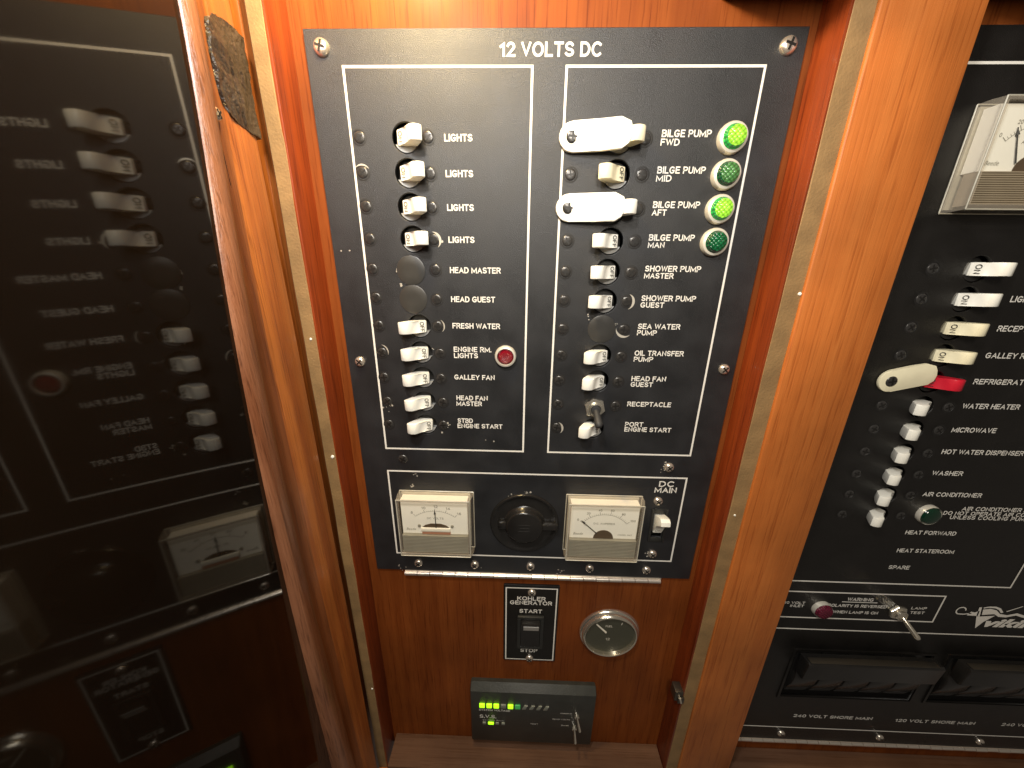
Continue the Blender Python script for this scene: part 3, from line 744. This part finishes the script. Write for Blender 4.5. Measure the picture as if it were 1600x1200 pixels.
    q = PB(); q.rod((needle[0][0], needle[0][1], dh+.05), (needle[1][0], needle[1][1], dh+.05), .020, .012, n=6)
    a0, a1 = Vector(needle[0]), Vector(needle[1]); d = (a1-a0).normalized(); t_ = a0+(a1-a0)*.86
    q.rod((*(t_-d*.07), dh+.05), (*(t_+d*.09), dh+.05), .045, .008, n=6)
    put('needle', q.mesh('needle', M['ink2']), mt)
    return mt
def empty_part(name, parent, at, label=None):
    # a base plate mesh carries the part so that nothing is an empty child
    p = PB(); p.box(.08, 3.10, .06, 2.85, 0, .06); return put(name, p.mesh(name, M['rim']), parent, at, label=label)
M['gface'] = simple('gauge_dial', (.065, .067, .05), .3)
M['grille'] = simple('ribbed_grille', (.36, .34, .28), .42, bump=.0, var=.1)
M['grille_ac'] = simple('ribbed_grille_bronze', (.34, .29, .22), .35, var=.1)
# fine lattice relief on the grilles
for key, sc_ in (('grille', 620.0),):
    nt = M[key].node_tree; b = nt.nodes['Principled BSDF']; tc = nt.nodes.new('ShaderNodeTexCoord')
    w_ = nt.nodes.new('ShaderNodeTexWave'); w_.bands_direction = 'X'; w_.inputs['Scale'].default_value = sc_; nt.links.new(tc.outputs['Object'], w_.inputs['Vector'])
    bp = nt.nodes.new('ShaderNodeBump'); bp.inputs['Strength'].default_value = .8; bp.inputs['Distance'].default_value = .0004
    nt.links.new(w_.outputs['Fac'], bp.inputs['Height']); nt.links.new(bp.outputs['Normal'], b.inputs['Normal'])
meter(dc, o1, .14, 13.15, 'volt', 'volt meter with upright needle')
meter(dc, o1, 7.42, 13.13, 'amp', 'ammeter with needle at zero')

# ---- rotary selector
def knob():
    p = PB(); p.lathe([(1.53, 0), (1.53, .05), (1.50, .09), (1.45, .10), (1.40, .08), (1.36, .05), (1.2, .045), (.9, .045)], n=64, cap=False)
    k_ = D(p.mesh('selector_plate', M['black']), 'selector_switch', 5.62, 14.70)
    q = PB(); q.lathe([(1.25, .045), (.92, .05), (.86, .10), (.82, .28), (.78, .36), (.72, .39), (0, .39)], n=48, cap=False)
    q.box(.70, 1.48, -.15, .15, .04, .30, .04); q.box(-1.16, -.72, -.18, .20, .04, .26, .08)
    put('knob', q.mesh('knob', M['black']), k_)
    q = PB(); q.box(.84, 1.40, -.07, .09, .25, .308); put('pointer_slot', q.mesh('pointer_slot', M['hole']), k_)
    for i, (w_, y) in enumerate(((.5, -.16), (.42, .0), (.5, .16))):
        q = PB(); q.box(-w_/2, w_/2, y-.02, y+.02, .385, .402); put('ridge', q.mesh('ridge', M['black']), k_)
knob()
# ---- DC MAIN breaker
def dcmain():
    p = PB(); p.box(-.30, .30, -.80, .80, -.5, -.36); p.box(-.36, -.25, -.85, .85, -.1, .07, .03); p.box(.25, .36, -.85, .85, -.1, .07, .03); p.box(-.25, .25, -.9, -.66, -.1, .05, .02); p.box(-.25, .25, .64, .86, -.1, .05, .02)
    b_ = D(p.mesh('main_breaker', M['blackm']), 'main_breaker', 11.53, 14.63, label='main breaker with ivory lever')
    q = PB(); q.prism([(.30, -.3), (.34, .06), (.1, .12), (-.25, .30), (-.42, .62), (-.52, .72), (-.70, .69), (-.78, .56), (-.74, .35), (-.55, 0), (-.5, -.3)], -.20, .20, axis='X', bev=.03)
    put('lever', q.mesh('lever', M['lever']), b_)
    put('lettering', text_mesh('ON', .26, .11, M['ink3'], .0), b_, (-.13, .12, .13))
dcmain()
# ---- continuous hinge along the foot
def hinge(parent, org, X0, X1, Y, n, rr=.105):
    p = PB(); p.box(X0, X1, Y-.24, Y-.02, -.125, -.005)
    h_ = put('hinge', p.mesh('hinge_leaf', M['hinge']), parent, rel((0, 0, 0), org))
    st = (X1-X0)/n; q = PB(); q.rod((0, 0, 0), (st-.03, 0, 0), rr, rr, n=12); me = q.mesh('knuckle', M['hinge'])
    for i in range(n): put('knuckle', me, h_, (X0+i*st, Y, .0+random.uniform(-.01, .01)))
hinge(dc, o1, -.01, 12.12, 17.80, 20)
# ---- paint chips: small bare-metal flecks round the openings
def chips(pts, parent, org, name='paint_chip', seed=1):
    rnd = random.Random(seed)
    for (X, Y, r_, n_) in pts:
        p = PB()
        for _ in range(n_):
            a = rnd.uniform(0, 6.28); d = rnd.uniform(0, r_); s_ = rnd.uniform(.018, .05)
            cx, cy = X+d*math.cos(a), Y+d*math.sin(a); m_ = rnd.randint(4, 6)
            p.face([p.v(cx+s_*rnd.uniform(.5, 1.3)*math.cos(6.28*i/m_), cy+s_*rnd.uniform(.5, 1.3)*math.sin(6.28*i/m_), .011) for i in range(m_)])
        put(name, p.mesh(name, M['chip'], smooth=False), parent, rel((0, 0, 0), org))
chips([(.9, 12.35, .12, 5), (.65, 12.9, .15, 5), (.85, 4.0, .05, 3), (.95, 4.5, .06, 3), (2.0, 6.85, .05, 2), (.12, 9.15, .35, 9), (2.25, 10.1, .28, 5), (3.35, 17.2, .33, 12), (5.9, 17.0, .22, 7),
       (5.7, 13.12, .2, 6), (5.0, 13.3, .1, 3), (11.45, 11.7, .30, 9), (8.8, 5.8, .12, 4), (7.75, 5.55, .14, 3), (7.4, 17.45, .2, 6), (4.2, 10.75, .3, 2), (11.2, 13.4, .15, 4), (-.2, 17.4, .3, 5), (11.35, 16.2, .2, 5), (2.5, 3.1, .05, 2), (-1.0, 3.4, .3, 2)], dc, o1)
def crescent(X, Y, a0, a1, r_=.25, w=.07):
    p = PB(); n = 14
    for i in range(n):
        t0 = math.radians(a0+(a1-a0)*i/n); t1 = math.radians(a0+(a1-a0)*(i+1)/n)
        f0 = math.sin(math.pi*i/n); f1 = math.sin(math.pi*(i+1)/n)
        p.face([p.v(X+(r_-w*f0)*math.cos(t0), Y+(r_-w*f0)*math.sin(t0), .012), p.v(X+r_*math.cos(t0), Y+r_*math.sin(t0), .012), p.v(X+r_*math.cos(t1), Y+r_*math.sin(t1), .012), p.v(X+(r_-w*f1)*math.cos(t1), Y+(r_-w*f1)*math.sin(t1), .012)])
    D(p.mesh('paint_chip', M['chip'], smooth=False), 'paint_chip')
crescent(2.23, 3.02, -100, 60, .27, .09); crescent(9.09, 5.0, -80, 80, .27, .09); crescent(9.09, 6.0, 40, 190, .3, .09); crescent(2.23, 5.98, -70, 60, .25, .05); crescent(0, .98, -150, -20, .25, .05); crescent(6.84, 10.02, -80, 60, .26, .08); crescent(0, 6.98, -90, 30, .27, .05)

# ================================================================== AC PANEL
o2 = (27.0, 29.0, 0)
ac = empty('switch_panel', o2, 'black shore power switch panel right of the orange post, slanting out of the frame', 'switch panel')
def A(me, name, X=0, Y=0, h=0, **k): return put(name, me, ac, rel((X, Y, h), o2), **k)
HA = 20.76
aholes = [(HA, 3.76+1.005*k-1.005*0, .455) for k in range(11)]
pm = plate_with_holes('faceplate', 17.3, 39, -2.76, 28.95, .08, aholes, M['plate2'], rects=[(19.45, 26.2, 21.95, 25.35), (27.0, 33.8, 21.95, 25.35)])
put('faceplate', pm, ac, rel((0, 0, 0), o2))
ROW = [3.76+1.0*k for k in range(11)]
A(line_mesh([(17.75, 17.50), (27.92, 17.50), (27.92, 3.0), (38.0, 3.0)], closed=False), 'border_line')
A(line_mesh([(17.75, -1.90), (38.5, -1.90)], closed=False), 'border_line')
A(line_mesh([(17.75, 18.14), (25.30, 18.14), (25.30, 19.75), (17.75, 19.75)], closed=False), 'border_line')
A(line_mesh([(17.75, 20.50), (38.5, 20.50)], closed=False), 'border_line')
A(line_mesh([(17.75, 27.90), (38.5, 27.90)], closed=False), 'border_line')
def TA(t, X, Y, w, h=.21, **k): return text(t, ac, o2, X, Y, w, h, **k)
TA('LIGHTS', 22.27, 4.62, .95); TA('RECEPTACLES', 22.27, 5.64, 1.95); TA('GALLEY RECEPTACLES', 22.27, 6.62, 3.3); TA('REFRIGERATOR', 22.26, 7.62, 2.25)
TA('WATER HEATER', 22.25, 8.60, 2.12); TA('MICROWAVE', 22.25, 9.60, 1.68); TA('HOT WATER DISPENSER', 22.24, 10.56, 3.16); TA('WASHER', 22.23, 11.54, 1.22)
TA('AIR CONDITIONER', 22.24, 12.55, 2.38)
TA('AIR CONDITIONER PUMP', 24.1, 13.22, 3.3, .2); TA('DO NOT OPERATE AIR CONDITIONER', 23.42, 13.46, 4.75, .19); TA('UNLESS COOLING PUMP IS ON', 23.77, 13.67, 4.1, .19)
TA('HEAT FORWARD', 22.22, 14.5, 2.14); TA('HEAT STATEROOM', 22.20, 15.48, 2.46); TA('SPARE', 22.16, 16.43, .92)
TA('120 VOLT', 17.95, 18.76, 1.12, .15); TA('INLET', 18.42, 18.95, .64, .15)
TA('WARNING', 20.94, 18.40, 1.20, .21); A(line_mesh([(20.75, 18.68), (22.35, 18.68)], .04, closed=False), 'border_line')
TA('POLARITY IS REVERSED', 20.16, 18.82, 2.72, .18); TA('WHEN LAMP IS ON', 20.50, 19.22, 2.10, .18)
TA('LAMP', 24.02, 18.84, .70, .16); TA('TEST', 24.06, 19.12, .66, .16)
TA('240 VOLT SHORE MAIN', 20.62, 26.78, 4.2, .24); TA('120 VOLT SHORE MAIN', 26.05, 26.82, 4.2, .24); TA('240 VOLT SHORE MAIN', 31.65, 26.80, 4.2, .24)
for k, Y in enumerate(ROW):
    bscrew(ac, o2, 19.27, Y); bscrew(ac, o2, 21.75, Y)
    if k == 4: breaker(ac, o2, HA, Y, 1, 'red', label='red refrigerator breaker lever', body='body_dark')
    else: breaker(ac, o2, HA, Y, 1 if k < 4 else -1, 'old' if k in (2, 3) else 'new', body='body_dark')
tab(ac, o2, 19.12, 7.74, -.0, 'lever_old', 1.45, .1).rotation_euler = (0, -.26, 0)
indicator(ac, o2, 22.74, 13.62, 'dkgreen', 'dkgreen', r_=.40, bez=.45, hh=.24, label='unlit dark green lamp')
indicator(ac, o2, 19.87, 19.12, 'redd', 'redd', r_=.38, bez=.43, hh=.30, label='unlit dark red lamp')
toggle(ac, o2, 23.40, 19.14, 'chrome', 'chrome', (.20, .55, .8), .40, .85, .09, .12)
meter(ac, o2, 18.80, -.88, 'ac', 'AC ammeter with ribbed grille')
for X in (20.31, 25.70, 31.11, 36.5): screw(ac, o2, X, 28.42, 0, 'screw_s')
hinge(ac, o2, 17.6, 38.5, 29.10, 34)
def mainbreaker(X0, X1, label):
    Y0, Y1 = 21.95, 25.35
    p = PB(); p.box(X0, X1, Y0, Y1, -.9, -.7)
    b_ = A(p.mesh('main_breaker', M['black']), 'main_breaker', label=label)
    n = 5; st = (X1-X0-.3)/n
    for i in range(n):
        q = PB(); x = X0+.15+i*st; q.prism([(Y0+.1, -.7), (Y0+.1, -.1), (Y0+.9, .18), (Y0+1.6, .28), (Y1-1.2, .20), (Y1-.3, -.12), (Y1-.12, -.3), (Y1-.12, -.7)], x+.02, x+st-.05, axis='X', bev=.08)
        put('pole_block', q.mesh('pole_block', M['black']), b_)
    q = PB(); q.prism([(Y0-.15, .25), (Y0-.22, .72), (Y0-.12, .82), (Y0+.95, .74), (Y0+1.05, .62), (Y0+.95, .25)], X0+.0, X1-.35, axis='X', bev=.06)
    put('handle_bar', q.mesh('handle_bar', M['black']), b_)
    q = PB(); q.box(X0+.1, X1-.6, Y0-.26, Y0-.21, .50, .78, .02); put('handle_edge', q.mesh('handle_edge', M['dark_metal']), b_)
    q = PB()
    for a in ((X0-.12, X1+.12, Y0-.1, Y0), (X0-.12, X1+.12, Y1, Y1+.1)): q.box(*a, 0, .05)
    q.box(X0-.12, X0, Y0, Y1, 0, .05); q.box(X1, X1+.12, Y0, Y1, 0, .05); put('trim', q.mesh('trim', M['plate2']), b_)
mainbreaker(19.45, 26.2, 'shore main breaker with long black handle bar')
mainbreaker(27.0, 33.8, 'second shore main breaker at the picture edge')
# emblem: dragon-ship outline with the yard's name
def emblem():
    p = PB(); h = .012; X, Y = 26.1, 18.9
    hook = arc_pts(26.30, 18.98, .22, 20, -200, 16)
    hook = [(26.52, 18.95)] + arc_pts(26.32, 18.98, .21, -30, -250, 16) + [(26.5, 19.19), (26.85, 19.12)]
    strip(p, hook, .06, h)
    def poly(pts): p.face([p.v(x, y, h) for x, y in pts])
    poly([(26.68, 19.25), (26.80, 19.02), (26.98, 19.06), (27.16, 18.93), (27.20, 19.27)])
    poly([(27.06, 18.74), (27.17, 18.72), (27.30, 19.30), (27.14, 19.30)])
    poly([(27.16, 19.32), (27.98, 19.22), (27.62, 19.62), (27.40, 20.05)])
    top = [(27.25, 18.74), (27.5, 18.66), (27.8, 18.66), (28.05, 18.76), (28.26, 19.0)]; bot = [(27.28, 18.80), (27.5, 18.74), (27.8, 18.76), (28.0, 18.86), (28.16, 19.04)]
    for a, b_, c, d in zip(top, top[1:], bot[1:], bot): poly([a, b_, c, d])
    hullt = [(27.28, 18.86), (27.6, 18.80), (27.9, 18.88), (28.15, 19.10), (28.5, 19.16), (28.9, 19.02), (29.2, 19.12), (29.6, 19.24), (30.0, 19.04), (30.5, 19.18), (31, 19.05)]
    hullb = [(27.36, 19.20), (27.6, 19.16), (27.9, 19.12), (28.15, 19.28), (28.5, 19.30), (28.9, 19.16), (29.2, 19.26), (29.6, 19.36), (30.0, 19.16), (30.5, 19.28), (31, 19.15)]
    for a, b_, c, d in zip(hullt, hullt[1:], hullb[1:], hullb): poly([a, b_, c, d])
    poly([(28.36, 18.92), (28.95, 18.58), (29.0, 18.60), (28.40, 18.96)])
    me = p.mesh('emblem', M['ink'], smooth=False); e_ = A(me, 'emblem')
    put('lettering', text_mesh('viking', 3.0, .70, M['ink'], .05, shear=.35), e_, (27.72, 19.40, 0))
emblem()

# ================================================================== GENERATOR SWITCH PLATE
o3 = (6.07, 23.4, BK)
gp = empty('generator_switch_plate', o3, 'small black start and stop rocker plate for the generator, under the hinge', 'switch plate')
def G(me, name, X=0, Y=0, h=0, **k): return put(name, me, gp, rel((X, Y, h), o3), **k)
p = PB(); p.box(4.72, 7.42, 18.34, 23.46, BK, 0.0, .04); G(p.mesh('plate', M['plate2']), 'plate')
G(line_mesh([(4.84, 18.50), (7.30, 18.50), (7.30, 23.34), (4.84, 23.34)], .06), 'border_line')
def TG(t, X, Y, w, h): return text(t, gp, o3, X, Y, w, h, bold=.03)
TG('KOHLER', 5.38, 19.02, 1.38, .25); TG('GENERATOR', 5.03, 19.30, 2.06, .25); TG('START', 5.50, 19.84, 1.12, .25); TG('STOP', 5.60, 22.56, .88, .25)
for Y in (18.76, 23.24): put('screw', ME['screw_s'], gp, rel((6.08, Y, 0), o3))
p = PB(); 
for a in ((5.42, 6.72, 20.22, 20.40), (5.42, 6.72, 22.26, 22.42)): p.box(*a, 0, .14, .03)
p.box(5.42, 5.58, 20.40, 22.26, 0, .14, .0); p.box(6.56, 6.72, 20.40, 22.26, 0, .14, .0)
rk = G(p.mesh('rocker_bezel', M['blackm']), 'rocker_switch')
q = PB(); q.prism([(20.42, 0), (20.42, .34), (21.2, .10), (22.24, .14), (22.24, 0)], 5.60, 6.54, axis='X', bev=.02); put('rocker', q.mesh('rocker', M['black']), rk)
q = PB(); q.prism([(20.70, .22), (20.70, .285), (21.06, .175), (21.06, .12)], 5.72, 6.48, axis='X'); put('indicator_window', q.mesh('indicator_window', M['rwin']), rk)

# ================================================================== ROUND GAUGE
o4 = (10.05, 21.25, BK)
ga = empty('round_gauge', o4, 'round chrome-rimmed gauge with white pointer on the wood beside the generator plate', 'gauge')
def GG(me, name, at=(0, 0, 0), **k): return put(name, me, ga, at, **k)
p = PB(); p.lathe([(1.46, 0), (1.50, .06), (1.49, .14), (1.44, .20), (1.40, .22), (1.39, .27), (1.35, .36), (1.29, .40), (1.25, .38), (1.23, .30), (1.22, .18)], n=64, cap=False); GG(p.mesh('bezel', M['chrome']), 'bezel')
p = PB(); p.lathe([(1.23, .20), (0, .20)], n=48, cap=False); gf = GG(p.mesh('gauge_face', M['gface'] if 'gface' in M else M['blackm']), 'gauge_face')
p = PB(); p.lathe([(1.25, .34), (.9, .36), (0, .37)], n=48, cap=False); GG(p.mesh('glass', M['acrylic']), 'glass')
p = PB(); p.rod((-.72, -.72, .26), (-.22, -.20, .26), .035, .05, n=8); GG(p.mesh('pointer', M['ink']), 'pointer')
put('lettering', text_mesh('FUEL', .34, .13, M['ink'], .0), gf, (-.25, -.62, .20)); put('lettering', text_mesh('12', .20, .16, M['ink'], .0), gf, (-.17, .24, .20))
p = PB(); strip(p, [(.55, -.82), (.52, -.66)], .03, .21); put('tick_mark', p.mesh('tick_mark', M['ink'], smooth=False), gf)

# ================================================================== BATTERY MONITOR BOX
o5 = (6.33, 29.5, BK)
bx = empty('voltage_monitor', o5, 'black plastic S.V.S. voltage monitor box with lit green LEDs above the bottom shelf', 'monitor')
def Bx(me, name, X=0, Y=0, h=0, **k): return put(name, me, bx, rel((X, Y, h), o5), **k)
p = PB(); p.prism([(25.10, BK), (25.02, .10), (25.30, .42), (29.35, .42), (29.48, .34), (29.5, BK)], 2.97, 9.69, axis='X', bev=.07); Bx(p.mesh('housing', M['housing']), 'housing')
HB = .42
xs = [3.60+.385*i for i in range(10)]
for i, x in enumerate(xs):
    mt = 'ledg' if i in (0, 1, 2, 4) else ('ledd' if i == 5 else 'ledo')
    p = PB()
    if mt == 'ledo' and i > 5: p.prism([(-.14, .15), (-.02, -.15), (.15, -.15), (.05, .15)], -.02, .05, axis='h', bev=.01)
    else: p.box(-.145, .145, -.15, .15, -.02, .07, .03)
    Bx(p.mesh('led', M[mt]), 'led', x, 26.35 + .03*(i > 5), HB, label='lit green segment' if mt == 'ledg' else None)
def TB(t, X, Y, w, h, **k): return text(t, bx, o5, X, Y, w, h, h0=HB, mat=M['ink'], **k)
TB('SYSTEM VOLTAGE', 3.42, 26.66, 1.70, .15); TB('S.V.S.', 3.45, 27.13, .92, .28, bold=0.01); TB('BATTERY BANK', 3.62, 27.55, 1.15, .07, bold=0)
TB('TEST', 6.25, 27.70, .42, .09, bold=0); TB('CHARGER ON', 7.85, 26.72, .62, .08, bold=0); TB('READ VOLTS', 7.45, 27.22, .95, .09, bold=0); TB('BANK', 7.95, 27.72, .42, .09, bold=0)
for i, x in enumerate((3.70, 4.07, 4.42, 4.75)):
    p = PB(); p.box(-.10 if i != 1 else -.16, .10 if i != 1 else .16, -.09, .09, -.02, .05, .03); Bx(p.mesh('led', M['ledg' if i == 1 else 'ledo']), 'led', x, 27.82, HB)
for (x, y, a) in ((8.75, 26.95, .5), (8.68, 27.95, .1)):
    p = PB(); p.lathe([(.14, 0), (.13, .09), (.07, .12)], n=16, cap=False); p.rod((0, 0, .05), (a*.25, .42, .42), .045, .075, dome=True)
    Bx(p.mesh('toggle_switch', M['chrome']), 'toggle_switch', x, y, HB)
